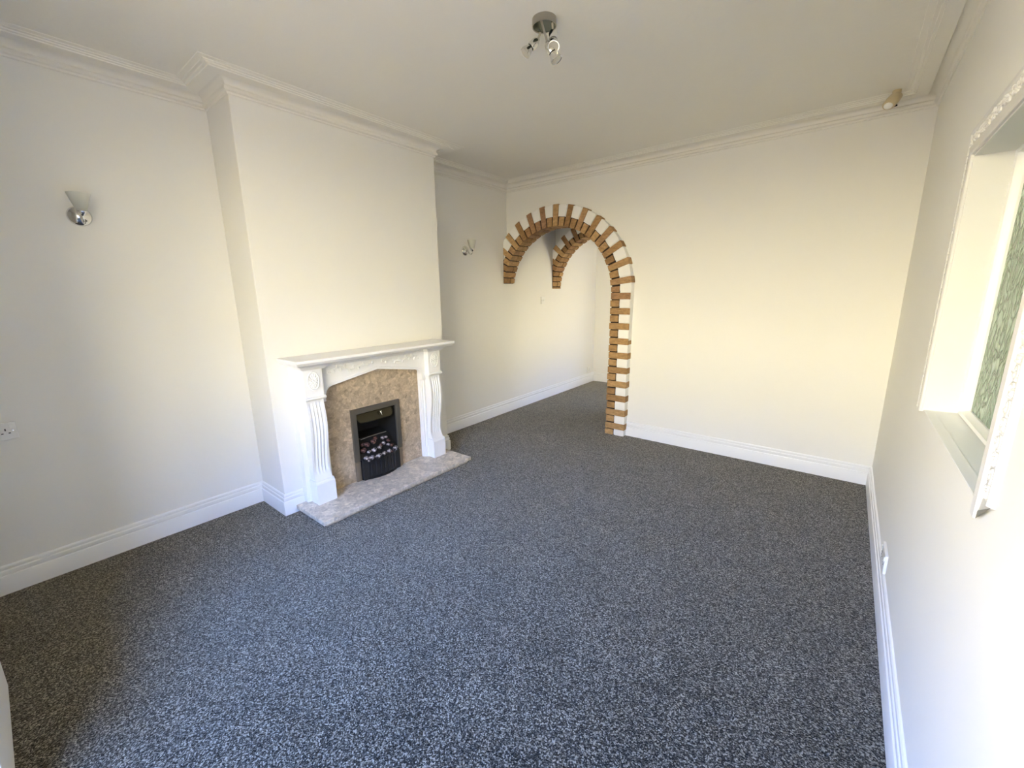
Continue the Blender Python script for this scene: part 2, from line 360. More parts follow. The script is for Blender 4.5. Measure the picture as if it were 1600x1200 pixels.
def brick_arch(label, cx, cz, ri, ro, yf, yb, a_off, zend, leg, wob=1.0):
    root = empty('brick_arch', (0, 0, 0)); tag(root, label, 'arch')
    rnd = random.Random(int(yf * 100))
    step = math.radians(5.72); rs = ri + 0.088 * (ro - ri) / 0.195
    amax = PI - math.asin(min(1, max(0, (zend - cz)) / ri))
    g = 0.0058 / ri
    # core: mortar behind the bricks and the white rendered rim
    core = NB(); cr = []
    nn = 60
    a_hi = PI - math.asin((zend + 0.006 - cz) / ri)
    ring = [(a_hi * i / nn) for i in range(nn + 1)]
    pts = [(cx + (ri + 0.012) * math.cos(a), cz + (ri + 0.012) * math.sin(a)) for a in ring] + [(cx + rs * math.cos(a), cz + rs * math.sin(a)) for a in ring[::-1]]
    prism(core, clip_poly(pts, 0.001), XZ, yf + 0.010, yb - 0.008)
    box(core, 0.0005, 0.004, yf + 0.006, yb - 0.006, zend + 0.004, zend + 0.30)
    link('mortar', core, M_mortar, root)
    rim = NB(); aro = math.acos(-cx / (ro - 0.004)) if cx < ro - 0.004 else PI
    pts = [(cx + (rs + 0.0005) * math.cos(a), cz + (rs + 0.0005) * math.sin(a)) for a in ring] + [(cx + (ro - 0.004) * math.cos(a), cz + (ro - 0.004) * math.sin(a)) for a in ring[::-1]]
    prism(rim, clip_poly(pts, 0.001), XZ, yf + 0.010, yb - 0.012)
    link('render_rim', rim, M_pad, root)
    n_rows = int((amax + step) / step) + 2
    proto = 0
    for k in range(-1, n_rows):
        # row centre angle; even k: long header, odd k: short brick beside a white pad
        ac = a_off + k * step
        a0, a1 = ac - step / 2 + g, ac + step / 2 - g
        a0 += rnd.uniform(-1, 1) * 0.0015; a1 += rnd.uniform(-1, 1) * 0.0015
        if a0 < 0.0: a0 = max(a0, 0.0)
        if a1 < 0.02 or a0 > amax: continue
        a1 = min(a1, amax)
        if a1 - a0 < 0.02: continue
        pr = rnd.uniform(-0.002, 0.0045) * wob
        if k % 2 == 0:
            # long header on the face with the front half of the soffit
            b = NB(); t0, t1 = a0, a1
            r1 = ro + rnd.uniform(0.0, 0.006)
            w0 = 0.030 * 0.5    # parallel-sided like a real brick
            d = Vector((math.cos(ac), math.sin(ac))); s = Vector((-d.y, d.x)); hw = (a1 - a0) * ri / 2
            q = [(cx, cz)]
            P4 = [Vector((cx, cz)) + d * (ri + pr) - s * hw, Vector((cx, cz)) + d * (ri + pr) + s * hw, Vector((cx, cz)) + d * r1 + s * (hw + 0.004), Vector((cx, cz)) + d * r1 - s * (hw + 0.004)]
            pp = clip_poly([tuple(v) for v in P4], 0.0045)
            if len(pp) >= 3:
                prism(b, pp, XZ, yf + pr, yf + 0.105)
                link('brick', b, M_brick, root, bevel=0.0022, segs=1)
            b = NB()
            if ringseg(b, cx, cz, ri + rnd.uniform(-1, 1) * 0.002, ri + 0.03, a0, a1, yf + 0.117, yb, 1, 0.0045): link('brick', b, M_brick, root, bevel=0.0022, segs=1)
            else: b.free()
        else:
            b = NB()
            if ringseg(b, cx, cz, ri + pr, rs - 0.004, a0, a1, yf + pr, yb, 1, 0.0045): link('brick', b, M_brick, root, bevel=0.0022, segs=1)
            else: b.free()
            # white painted pad between the headers
            hw = step / 2 * 1.06
            aa0, aa1 = max(ac - hw, 0.0), min(ac + hw, amax)
            if aa1 - aa0 > 0.03:
                pts = [(cx + rs * math.cos(aa0), cz + rs * math.sin(aa0)), (cx + rs * math.cos(aa1), cz + rs * math.sin(aa1)),
                       (cx + (ro + .001) * math.cos(aa1 + .002), cz + (ro + .001) * math.sin(aa1 + .002)), (cx + (ro + .001) * math.cos(aa0 - .002), cz + (ro + .001) * math.sin(aa0 - .002))]
                pts = clip_poly(pts, 0.0045)
                if len(pts) >= 3:
                    area = abs(sum(p[0] * q_[1] - q_[0] * p[1] for p, q_ in zip(pts, pts[1:] + pts[:1]))) / 2
                    if area > 2e-4:
                        b = NB(); prism(b, roundpoly(pts, 0.018), XZ, yf + 0.003, yf + 0.05); link('white_pad', b, M_pad, root, bevel=0.002, segs=1)
    # leg down to the floor on the right, courses 68.6 mm
    if leg:
        xi_t, xi_b, wd = leg
        def xi(z): return xi_b + (xi_t - xi_b) * z / cz
        b = NB(); prism(b, [(xi(0) + .010, 0.0), (xi(cz) + .010, cz), (cx + rs - 0.001, cz), (xi(0) + 0.088, 0.0)], XZ, yf + 0.010, yb - 0.008); link('mortar', b, M_mortar, root)
        b = NB(); prism(b, [(xi(0) + .088, 0.0), (cx + rs, cz), (cx + ro - 0.004, cz), (xi(0) + wd - 0.004, 0.0)], XZ, yf + 0.010, yb - 0.012); link('render_rim', b, M_pad, root)
        p = 0.0686; zc = 0.0225
        k = 0
        while zc - p / 2 < cz - 0.01:
            z0, z1 = max(0.001, zc - p / 2 + 0.0055), min(zc + p / 2 - 0.0055, cz + 0.012)
            x0 = xi(zc); pr = rnd.uniform(-0.002, 0.0045); j = rnd.uniform(-1, 1) * 0.0025
            if k % 2 == 1:
                b = NB(); box(b, x0 + pr, x0 + wd + rnd.uniform(-0.001, 0.005), yf + pr, yf + 0.105, z0 + j, z1 + j); link('brick', b, M_brick, root, bevel=0.0022, segs=1)
                b = NB(); box(b, x0 + pr, x0 + 0.05, yf + 0.117, yb, z0, z1); link('brick', b, M_brick, root, bevel=0.0022, segs=1)
            else:
                b = NB(); box(b, x0 + pr, x0 + 0.083, yf + pr, yb, z0, z1); link('brick', b, M_brick, root, bevel=0.0022, segs=1)
                zz0, zz1 = max(0.0, zc - p / 2 - 0.001), min(zc + p / 2 + 0.001, cz + .02)
                if zz1 - zz0 > 0.02:
                    b = NB(); prism(b, roundpoly([(x0 + 0.089, zz0), (x0 + wd, zz0), (x0 + wd, zz1), (x0 + 0.089, zz1)], 0.016), XZ, yf + 0.003, yf + 0.05); link('white_pad', b, M_pad, root, bevel=0.002, segs=1)
            zc += p; k += 1
    return root
brick_arch('tan brick arch with white pads between bricks, its right leg reaching the carpet', 0.636, 1.36, 0.632, 0.832, 3.640, 3.820, math.radians(7.6), 1.461, (1.270, 1.263, 0.190))
brick_arch('smaller-looking second brick arch seen through the front arch', 0.638, 1.39, 0.630, 0.800, 4.620, 4.820, math.radians(1.9), 1.406, (1.272, 1.272, 0.160))

# ------------------------------------------------------------------ hearth
he = empty('marble_hearth', (0.5, 1.69, 0)); tag(he, 'beige marble hearth slab on the carpet under the fireplace', 'hearth')
def child(name, bm, m, root, **k):
    o = link(name, bm, m, root, **k); o.matrix_parent_inverse = Matrix.Translation(root.location).inverted() if root.rotation_euler.z == 0 and not root.parent else Matrix(); return o
bm = NB(); box(bm, CX + 0.001, 0.700, 1.060, 2.325, 0.020, 0.048); child('top_slab', bm, M_hearth, he, bevel=0.003)
bm = NB(); box(bm, CX + 0.02, 0.680, 1.085, 2.300, 0.0, 0.0195); child('plinth', bm, M_hearth, he, bevel=0.002)
HZ = 0.048

# ------------------------------------------------------------------ marble back panel
bm = NB()
prism(bm, [(1.303, HZ), (1.512, HZ), (1.512, 0.562), (1.868, 0.562), (1.868, HZ), (2.095, HZ), (2.095, 0.90), (1.303, 0.90)], YZ, CX + 0.001, 0.360)
tag(link('marble_back_panel', bm, M_marble, bevel=0.001, segs=1), 'beige flecked marble panel behind the black fire inside the white surround', 'fireplace panel')

# ------------------------------------------------------------------ white fire surround
fs = empty('fire_surround', (CX, 1.69, HZ)); tag(fs, 'white painted wooden fireplace surround with carved frieze and fluted legs', 'fireplace')
def fc(name, bm, m=None, parent=None, **k):
    o = link(name, bm, m or M_surr, parent or fs, **k)
    if parent is None: o.matrix_parent_inverse = Matrix.Translation(fs.location).inverted()
    return o
YA, YB = 1.148, 2.248      # pilaster outer edges
# mantel shelf with moulded edge (profile swept round three sides)
bm = NB()
SP = [(0.0, 0.966), (0.100, 0.966), (0.104, 0.968), (0.112, 0.972), (0.118, 0.980), (0.120, 0.984), (0.128, 0.984), (0.131, 0.988), (0.131, 1.001), (0.128, 1.004), (0.0, 1.004)]
x1s, ya, yb = 0.455, YA - 0.002, YB + 0.002
rows = []
for (px, py, nx, ny) in ((CX + 0.001, ya, 0, -1), (x1s, ya, 1, -1), (x1s, yb, 1, 1), (CX + 0.001, yb, 0, 1)):
    rows.append([bm.verts.new((px + nx * d, py + ny * d * (0.60 if ny < 0 else 0.42), z)) for d, z in SP])
n = len(SP)
for a, b in zip(rows, rows[1:]):
    for i in range(n): 
        if i < n - 1: bm.faces.new((a[i], a[i + 1], b[i + 1], b[i]))
bm.faces.new([r[-1] for r in rows]); bm.faces.new([r[0] for r in rows][::-1])
bm.faces.new(rows[0] + []) ; bm.faces.new(rows[-1][::-1])
fc('mantel_shelf', bm, smooth=True, angle=25)
# bed moulding under the shelf
bm = NB()
rows = []
BP = [(0.0, 0.930), (0.010, 0.930), (0.016, 0.936), (0.022, 0.948), (0.034, 0.958), (0.046, 0.962), (0.046, 0.966), (0.0, 0.966)]
pl = [(0.362, YA, 0, -1), (0.470, YA, 1, -1), (0.470, YA + 0.124, 1, 1), (0.422, YA + 0.124, 1, 1), (0.422, YB - 0.124, 1, -1), (0.470, YB - 0.124, 1, -1), (0.470, YB, 1, 1), (0.362, YB, 0, 1)]
for (px, py, nx, ny) in pl: rows.append([bm.verts.new((px + nx * d, py + ny * d, z)) for d, z in BP])
for a, b in zip(rows, rows[1:]):
    for i in range(len(BP)): bm.faces.new((a[i], a[(i + 1) % len(BP)], b[(i + 1) % len(BP)], b[i]))
bm.faces.new(rows[0]); bm.faces.new(rows[-1][::-1])
fc('bed_moulding', bm, smooth=True, angle=30)
# frieze with Tudor-arched lower edge
yl, yr, ym = 1.270, 2.126, 1.698
low = [(yl, 0.700), (1.302, 0.700), (1.303, 0.735)]
for i in range(1, 9):
    a = i / 8 * PI / 2 * 0.86; low.append((1.303 + 0.062 * (1 - math.cos(a)), 0.735 + 0.062 * math.sin(a)))
low += [(ym, 0.853)]
rev = [(2 * ym - y, z) for y, z in low[:-1]][::-1]
bm = NB(); prism(bm, low + rev + [(yr, 0.955), (yl, 0.955)], YZ, 0.385, 0.420); fr = fc('frieze', bm, bevel=0.002)
# raised bead following the arch
bm = NB(); tube(bm, [(0.420, y, z + 0.018) for y, z in low[2:] + rev[:-2]], 0.0035, 6); link('arch_bead', bm, M_surr, fr).matrix_parent_inverse = Matrix()
# carved vine scrolls
def vine(y0, y1, flip):
    bm = NB(); n = 40; pts = []
    for i in range(n + 1):
        t = i / n; pts.append((0.4235, y0 + (y1 - y0) * t, 0.897 + 0.012 * math.sin(t * 3.0 * PI + flip) * (1 - 0.5 * t)))
    tube(bm, pts, 0.005, 6, taper=[0.0075 - 0.004 * i / n for i in range(n + 1)])
    sgn = 1 if y1 > y0 else -1
    for i, t in enumerate((0.04, 0.12, 0.2, 0.3, 0.4, 0.5, 0.62, 0.74, 0.86, 0.97)):
        y = y0 + (y1 - y0) * t; z = 0.897 + 0.012 * math.sin(t * 3 * PI + flip) * (1 - .5 * t); s = 1 if i % 2 else -1; sz = 0.030 * (1 - 0.5 * t)
        base = Vector((0.4235, y, z)); dr = Vector((0, sgn * 0.8, s * 0.75)).normalized(); sd = Vector((0, -dr.z, dr.y))
        lp = []
        for k in range(7):
            u = k / 6; lp.append(base + dr * (sz * u) + sd * (0.010 * s * sgn * u * u))
        tube(bm, lp, 0.004, 6, taper=[0.0025 + 0.0078 * math.sin(PI * (0.15 + 0.8 * k / 6)) * (1 - .4 * t) for k in range(7)])
    for k in range(5):   # flower at the outer end
        a = 2 * PI * k / 5; c = Vector((0.423, y0 - sgn * 0.006, 0.893))
        bmesh.ops.create_icosphere(bm, subdivisions=1, radius=0.0085, matrix=Matrix.Translation(c + Vector((0, 0.012 * math.cos(a), 0.012 * math.sin(a)))) @ Matrix.Diagonal((0.55, 1, 1, 1)))
    o = link('carved_vine', bm, M_surr, fr, smooth=True, angle=60)
vine(1.345, 1.665, 0.0); vine(2.051, 1.731, 0.0)
# legs
def leg_unit(side):
    y0 = YA if side == 0 else YB - 0.122; y1 = y0 + 0.122
    sy = 1 if side == 0 else -1                       # towards the opening
    bm = NB()
    ob0, ob1 = (y0 - 0.026, 1.3025) if side == 0 else (2.0955, y1 + 0.026)
    box(bm, CX + 0.001, 0.385, ob0, ob1, HZ, 0.962); fc('leg_backboard', bm, bevel=0.002)
    # inner return moulding, two steps
    bm = NB()
    yi = y1 if side == 0 else y0
    a, b = sorted((yi, yi + sy * 0.014)); box(bm, 0.385, 0.412, a, b, HZ, 0.93)
    a, b = sorted((yi + sy * 0.014, yi + sy * 0.026)); box(bm, 0.385, 0.398, a, b, HZ, 0.80)
    fc('inner_moulding', bm, bevel=0.003)
    # corbel block
    bm = NB(); box(bm, 0.385, 0.468, y0, y1, 0.752, 0.945); blk = fc('corbel_block', bm, bevel=0.003)
    # cap bead
    bm = NB(); prism(bm, [(0.385, 0.738), (0.474, 0.738), (0.480, 0.741), (0.482, 0.747), (0.480, 0.753), (0.474, 0.756), (0.385, 0.756)], lambda u, v, t: (u, t, v), y0 - 0.006, y1 + 0.006); fc('cap_bead', bm, bevel=0.001)
    # patera: oval rim, petals
    cy = (y0 + y1) / 2; cz = 0.856; bm = NB()
    rim = [(0.469, cy + 0.036 * math.cos(2 * PI * i / 32), cz + 0.056 * math.sin(2 * PI * i / 32)) for i in range(33)]
    tube(bm, rim, 0.0045, 8, caps=False)
    bmesh.ops.create_uvsphere(bm, u_segments=16, v_segments=8, radius=1, matrix=Matrix.Translation((0.468, cy, cz)) @ Matrix.Diagonal((0.008, 0.007, 0.009, 1)))
    for i in range(12):
        a = 2 * PI * i / 12; e = Vector((0, 0.030 * math.cos(a), 0.048 * math.sin(a))); L_ = e.length
        q = Vector((0, 1, 0)).rotation_difference(e.normalized()).to_matrix().to_4x4()
        bmesh.ops.create_uvsphere(bm, u_segments=8, v_segments=6, radius=1, matrix=Matrix.Translation(Vector((0.469, cy, cz)) + e * 0.58) @ q @ Matrix.Diagonal((0.0055, L_ * 0.40, 0.0062, 1)))
    link('patera', bm, M_surr, blk, smooth=True, angle=60)
    # scrolled pilaster: profile x(z) with flutes cut across the width
    prof = [(0.738, 0.456), (0.70, 0.462), (0.65, 0.470), (0.60, 0.4745), (0.55, 0.4745), (0.50, 0.470), (0.45, 0.462), (0.40, 0.453), (0.35, 0.4455), (0.30, 0.441), (0.265, 0.441), (0.235, 0.446), (0.215, 0.455), (0.200, 0.466)]
    bm = NB(); rows = []
    yin0, yin1 = y0 + 0.006, y1 - 0.006; wd = yin1 - yin0
    us = []
    nf = 4; m0 = 0.013; fw = (wd - 2 * m0) / nf
    us.append((0.0, 0.0))
    us.append((m0, 0.0))
    for i in range(nf):
        for t, dp in ((0.16, 0.5), (0.34, 0.9), (0.5, 1.0), (0.66, 0.9), (0.84, 0.5), (1.0, 0.0)):
            us.append((m0 + fw * (i + t), dp))
        # narrow fillet
    us.append((wd, 0.0))
    zs = []
    from bisect import bisect
    def xat(z):
        for (za, xa), (zb, xb) in zip(prof, prof[1:]):
            if zb <= z <= za: return xa + (xb - xa) * (za - z) / (za - zb)
        return prof[-1][1]
    zl = [0.738 - (0.738 - 0.200) * i / 44 for i in range(45)]
    for z in zl:
        fd = 0.0075
        if z > 0.716: fd *= max(0, (0.738 - z) / 0.022) * 0
        if z < 0.262: fd *= max(0, (z - 0.245) / 0.017)
        elif z > 0.70: fd *= max(0, (0.716 - z) / 0.016)
        rows.append([bm.verts.new((0.386, yin0, z))] + [bm.verts.new((xat(z) - fd * dp, yin0 + u, z)) for u, dp in us] + [bm.verts.new((0.386, yin1, z))])
    for a, b in zip(rows, rows[1:]):
        for i in range(len(a) - 1): bm.faces.new((a[i], a[i + 1], b[i + 1], b[i]))
        bm.faces.new((a[-1], a[0], b[0], b[-1]))
    bm.faces.new(rows[0]); bm.faces.new(rows[-1][::-1])
    fc('fluted_pilaster', bm, smooth=True, angle=40)
    # plinth block with chamfered top
    bm = NB(); xf = 0.482
    prism(bm, [(0.385, HZ), (xf, HZ), (xf, 0.186), (xf - 0.008, 0.194), (xf - 0.014, 0.203), (0.385, 0.203)], lambda u, v, t: (u, t, v), y0 - 0.002, y1 + 0.002)
    fc('plinth_block', bm, bevel=0.003)
leg_unit(0); leg_unit(1)

# ------------------------------------------------------------------ fire
ef = empty('coal_effect_fire', (0.38, 1.69, HZ)); tag(ef, 'black inset coal-effect fire with pewter frame in the marble panel', 'fireplace fire')
def ec(name, bm, m, parent=None, **k):
    o = link(name, bm, m, parent or ef, **k)
    if parent is None: o.matrix_parent_inverse = Matrix.Translation(ef.location).inverted()
    return o
fy0, fy1, fz0, fz1, fw = 1.486, 1.893, HZ, 0.586, 0.040
fx0, fx1 = 0.3605, 0.380
bm = NB(); zb = 0.195
prism(bm, [(fy0, zb), (fy0 + fw, zb), (fy0 + fw, fz1 - fw), (fy1 - fw, fz1 - fw), (fy1 - fw, zb), (fy1, zb), (fy1, fz1), (fy0, fz1)], YZ, fx0, fx1)
ec('frame', bm, M_pewter, bevel=0.006)
for a in (fy0 + 0.001, fy1 - fw):
    bm = NB(); box(bm, fx0, fx1 - 0.002, a, a + fw - 0.001, HZ, zb - 0.0008); tag(ec('frame_foot', bm, M_pewter2, bevel=0.005), 'paler worn metal foot of the frame')
# firebox behind
bm = NB()
iy0, iy1, izt = fy0 + fw - 0.004, fy1 - fw + 0.004, fz1 - fw + 0.004
box(bm, 0.12, 0.13, iy0, iy1, HZ, izt); box(bm, 0.13, fx1 - 0.008, iy0 - 0.006, iy0, HZ, izt); box(bm, 0.13, fx1 - 0.008, iy1, iy1 + 0.006, HZ, izt); box(bm, 0.13, fx1 - 0.008, iy0, iy1, izt, izt + 0.006); box(bm, 0.13, fx1 - 0.008, iy0, iy1, HZ, HZ + 0.01)
ec('firebox', bm, M_mattblack)
# hood, a curved sheet leaning out, lower corners rounded
bm = NB(); rows = []
for i in range(9):
    t = i / 8; z = izt - 0.006 - 0.075 * t; row = []
    for j in range(17):
        s = j / 16 * 2 - 1; cut = 0.0 if t < 0.5 else 0.02 * (t - 0.5) * 2 * abs(s) ** 6
        y = (iy0 + iy1) / 2 + s * ((iy1 - iy0) / 2 - 0.006 - cut)
        row.append(bm.verts.new((0.345 + 0.030 * t * (1 - 0.35 * s * s), y, z + 0.012 * abs(s) ** 8 * t)))
    rows.append(row)
for a, b in zip(rows, rows[1:]):
    for j in range(16): bm.faces.new((a[j], a[j + 1], b[j + 1], b[j]))
hd = ec('hood', bm, M_hood, smooth=True, angle=60); sl = hd.modifiers.new('solid', 'SOLIDIFY'); sl.thickness = 0.003
bm = NB(); box(bm, 0.368, 0.372, 1.716, 1.736, 0.524, 0.529); tube(bm, [(0.371, 1.726, 0.526), (0.378, 1.727, 0.512), (0.381, 1.730, 0.498)], 0.003, 8, taper=[0.004, 0.003, 0.002]); ec('hood_glint', bm, M_chrome, bevel=0.001)  # added chrome shape standing in for a bright reflection on the hood
# bowed front fret
def bowed(bm, z0, z1, x0, bulge, th, yA, yB, n=24):
    pts = []; back = []
    for i in range(n + 1):
        s = i / n * 2 - 1; y = (yA + yB) / 2 + s * (yB - yA) / 2; pts.append((x0 + bulge * (1 - s * s), y)); back.append((x0 + bulge * (1 - s * s) - th, y))
    prism(bm, pts + back[::-1], XY, z0, z1)
bm = NB(); bowed(bm, HZ + 0.001, 0.190, 0.376, 0.050, 0.006, fy0 + fw + 0.002, fy1 - fw - 0.002); fret = ec('fret', bm, M_black, smooth=True, angle=30)
bm = NB(); bowed(bm, 0.190, 0.199, 0.379, 0.052, 0.010, fy0 + fw + 0.002, fy1 - fw - 0.002); link('top_rail', bm, M_black, fret, smooth=True, angle=30)
bm = NB(); bowed(bm, HZ + 0.0005, HZ + 0.012, 0.380, 0.052, 0.010, fy0 + fw + 0.002, fy1 - fw - 0.002); link('bottom_rail', bm, M_black, fret, smooth=True, angle=30)
for i in range(9):
    s = (i - 4) / 4.6; y = 1.6895 + s * 0.155; bm = NB(); xx = 0.377 + 0.050 * (1 - s * s)
    tube(bm, [(xx, y, 0.065), (xx + 0.004, y, 0.08), (xx + 0.004, y, 0.17), (xx, y, 0.188)], 0.0025, 6); link('fret_bar', bm, M_black, fret, smooth=True)
# coal bed and grate bar
bm = NB(); prism(bm, [(0.14, 0.05), (0.40, 0.05), (0.40, 0.195), (0.33, 0.25), (0.26, 0.325), (0.14, 0.335)], lambda u, v, t: (u, t, v), iy0 + 0.01, iy1 - 0.01); ec('coal_bed', bm, M_mattblack)
bm = NB(); tube(bm, [(0.372, 1.545, 0.355), (0.376, 1.60, 0.361), (0.376, 1.70, 0.362), (0.372, 1.758, 0.359)], 0.0028, 8); ec('grate_bar', bm, mat('dull_steel', (0.3, 0.28, 0.24), 0.4, 1.0), smooth=True)
coals = [(.408, 1.551, .222, .021, 0), (.416, 1.593, .214, .022, 0), (.418, 1.648, .211, .024, 0), (.416, 1.698, .214, .020, 0), (.412, 1.745, .216, .023, 1), (.402, 1.808, .220, .023, 0),
         (.372, 1.640, .248, .022, 0), (.370, 1.694, .252, .021, 0), (.372, 1.600, .244, .017, 1), (.366, 1.772, .252, .019, 1), (.362, 1.735, .275, .018, 1), (.340, 1.662, .300, .023, 2), (.358, 1.716, .262, .017, 2),
         (.372, 1.800, .240, .016, 2), (.338, 1.745, .306, .019, 1), (.330, 1.690, .318, .020, 2), (.338, 1.610, .292, .024, 2), (.352, 1.570, .262, .021, 2), (.335, 1.575, .300, .018, 2), (.345, 1.790, .275, .018, 2), (.410, 1.572, .196, .012, 0), (.330, 1.78, .30, .016, 1), (.405, 1.776, .205, .014, 2)]
for i, (x, y, z, r, kd) in enumerate(coals):
    bm = NB(); bmesh.ops.create_icosphere(bm, subdivisions=2, radius=1)
    rn = random.Random(i); sc = Vector((rn.uniform(.8, 1), rn.uniform(.85, 1.15), rn.uniform(.75, 1)))
    dirs = [Vector((rn.gauss(0, 1), rn.gauss(0, 1), rn.gauss(0, 1))).normalized() for _ in range(9)]
    for v in bm.verts:
        k = min([1.0] + [0.72 / max(0.01, v.co.normalized().dot(d)) if v.co.normalized().dot(d) > 0.72 else 1.0 for d in dirs])
        v.co = Vector((v.co.x * sc.x, v.co.y * sc.y, v.co.z * sc.z)) * r * k * rn.uniform(.95, 1.05)
    o = ec('coal', bm, M_ember if kd == 2 else M_coal); o.location = (x, y, z)

# ------------------------------------------------------------------ window in the right wall
w1 = empty('window_1', (W, (WY0 + WY1) / 2, WZ0)); w1['kind'] = 'structure'
def wc(name, bm, m, parent=None, **k):
    o = link(name, bm, m, parent or w1, **k)
    if parent is None: o.matrix_parent_inverse = Matrix.Translation(w1.location).inverted()
    return o
# painted lining boards of the reveal
bm = NB(); box(bm, W - 0.004, W + 0.104, WY1 - 0.006, WY1, WZ0, WZ1); wc('reveal_lining', bm, M_lining, bevel=0.001)
bm = NB(); box(bm, W - 0.004, W + 0.104, WY0, WY0 + 0.006, WZ0, WZ1); wc('reveal_lining', bm, M_lining, bevel=0.001)
bm = NB(); box(bm, W - 0.004, W + 0.104, WY0 + .006, WY1 - .006, WZ1 - 0.006, WZ1); wc('head_lining', bm, M_lining, bevel=0.001)
bm = NB(); prism(bm, [(W + 0.0005, WZ0 - 0.010), (W + 0.104, WZ0 - .010), (W + 0.104, WZ0 + 0.004), (W + 0.030, WZ0 + 0.003), (W + 0.026, WZ0 + 0.0035), (W + 0.020, WZ0 + 0.003), (W + 0.0005, WZ0 + 0.002)], lambda u, v, t: (u, t, v), WY0 + 0.006, WY1 - 0.006); wc('sill', bm, M_gloss, bevel=0.002)
# frame and bead round the pane
def ring(bm, x0, x1, o, i):
    a, b, c, d = WY0 + o, WY1 - o, WZ0 + o, WZ1 - o; e, f, g, h = WY0 + i, WY1 - i, WZ0 + i, WZ1 - i
    box(bm, x0, x1, a, e, c, d); box(bm, x0, x1, f, b, c, d); box(bm, x0, x1, e, f, c, g); box(bm, x0, x1, e, f, h, d)
bm = NB(); ring(bm, W + 0.104, W + 0.139, 0.001, 0.012); wc('window_frame', bm, M_gloss)
bm = NB()
y0_, y1_, z0_, z1_ = WY0 + 0.006, WY1 - 0.006, WZ0 + 0.006, WZ1 - 0.006
fr_p = [(W + 0.088, 0), (W + 0.104, 0), (W + 0.118, 0.0), (W + 0.118, 0.016), (W + 0.112, 0.016), (W + 0.100, 0.010), (W + 0.092, 0.009)]
rows = []
for yy, zz, sy_, sz_ in ((y0_, z0_, 1, 1), (y1_, z0_, -1, 1), (y1_, z1_, -1, -1), (y0_, z1_, 1, -1)):
    rows.append([bm.verts.new((x, yy + sy_ * d, zz + sz_ * d)) for x, d in fr_p])
for q in range(4):
    a, b = rows[q], rows[(q + 1) % 4]
    for i in range(len(fr_p)): bm.faces.new((a[i], a[(i + 1) % len(fr_p)], b[(i + 1) % len(fr_p)], b[i]))
wc('glazing_bead', bm, M_gloss, smooth=True, angle=25)
bm = NB(); box(bm, W + 0.118, W + 0.124, WY0 + 0.012, WY1 - 0.012, WZ0 + 0.012, WZ1 - 0.012); tag(wc('glass_pane', bm, M_glass), 'green obscured glass with a raised leaf pattern')
# ornate plaster moulding on three sides
MP = [(0.000, 0.0), (0.000, 0.010), (0.004, 0.0125), (0.030, 0.0125), (0.034, 0.009), (0.038, 0.006), (0.078, 0.006), (0.082, 0.010), (0.090, 0.011), (0.097, 0.006), (0.100, 0.0)]   # (out from opening, proud)
def mould(name, pts, zcut=None):
    bm = NB(); rows = []
    for (y, z, oy, oz) in pts: rows.append([bm.verts.new((W - p - 0.0002, y + oy * o, z + oz * o)) for o, p in MP])
    if zcut:      # stagger the foot: the inner lip runs lower than the outer bands
        idx, lo, hi = zcut
        for (o, p), v in zip(MP, rows[idx]): v.co.z = lo if o <= 0.034 else hi
    for a, b in zip(rows, rows[1:]):
        for i in range(len(MP)): bm.faces.new((a[i], a[(i + 1) % len(MP)], b[(i + 1) % len(MP)], b[i]))
    bm.faces.new(rows[0]); bm.faces.new(rows[-1][::-1])
    return wc(name, bm, M_mould, smooth=True, angle=25)
def ornament(par, y0, z0, y1, z1):
    bm = NB(); a = Vector((0, y0, z0)); b = Vector((0, y1, z1)); Ln = (b - a).length; d = (b - a) / Ln; s = Vector((0, -d.z, d.y)); rn = random.Random(5)
    n = int(Ln / 0.034)
    for i in range(n):
        c = a + d * (Ln * (i + 0.5) / n); c.x = W - 0.006; sg = 1 if i % 2 else -1
        sp_ = []
        for k in range(12):   # scroll
            th = k / 11 * 1.6 * PI; rr = 0.017 * (1 - 0.055 * k)
            sp_.append(c + d * (rr * math.cos(th) * 0.95) + s * (sg * rr * math.sin(th) * 0.95) + Vector((-0.0015, 0, 0)))
        tube(bm, sp_, 0.003, 6, taper=[0.0038 - 0.00012 * k for k in range(12)])
        for k in range(3):
            ang = rn.uniform(-0.9, 0.9) + (k - 1) * 0.9; e = d * math.cos(ang) + s * math.sin(ang) * sg
            q = Vector((0, 1, 0)).rotation_difference(e).to_matrix().to_4x4()
            bmesh.ops.create_uvsphere(bm, u_segments=8, v_segments=5, radius=1, matrix=Matrix.Translation(c + e * 0.009 - s * sg * 0.004) @ q @ Matrix.Diagonal((0.0065, 0.009, 0.0035, 1)))
        bmesh.ops.create_uvsphere(bm, u_segments=8, v_segments=5, radius=1, matrix=Matrix.Translation(c + d * 0.017 + s * sg * 0.012) @ Matrix.Diagonal((0.006, 0.0045, 0.0045, 1)))
    link('carved_scrollwork', bm, M_mould, par, smooth=True, angle=60).matrix_parent_inverse = Matrix.Translation(w1.location).inverted() if False else Matrix()
oo = 0.058
m1 = mould('moulding_strip', [(WY1, WZ0 - 0.005, 1, 0), (WY1, WZ1, 1, 1)]); ornament(m1, WY1 + oo, WZ0, WY1 + oo, WZ1 + oo)
m2 = mould('moulding_strip', [(WY1, WZ1, 1, 1), (WY0, WZ1, -1, 1)]); ornament(m2, WY1 + oo - .02, WZ1 + oo, WY0 - oo, WZ1 + oo)
m3 = mould('moulding_strip', [(WY0, WZ1, -1, 1), (WY0, WZ0 - 0.02, -1, 0)], (1, 0.898, 0.950)); ornament(m3, WY0 - oo, WZ1 + oo, WY0 - oo, 0.955)

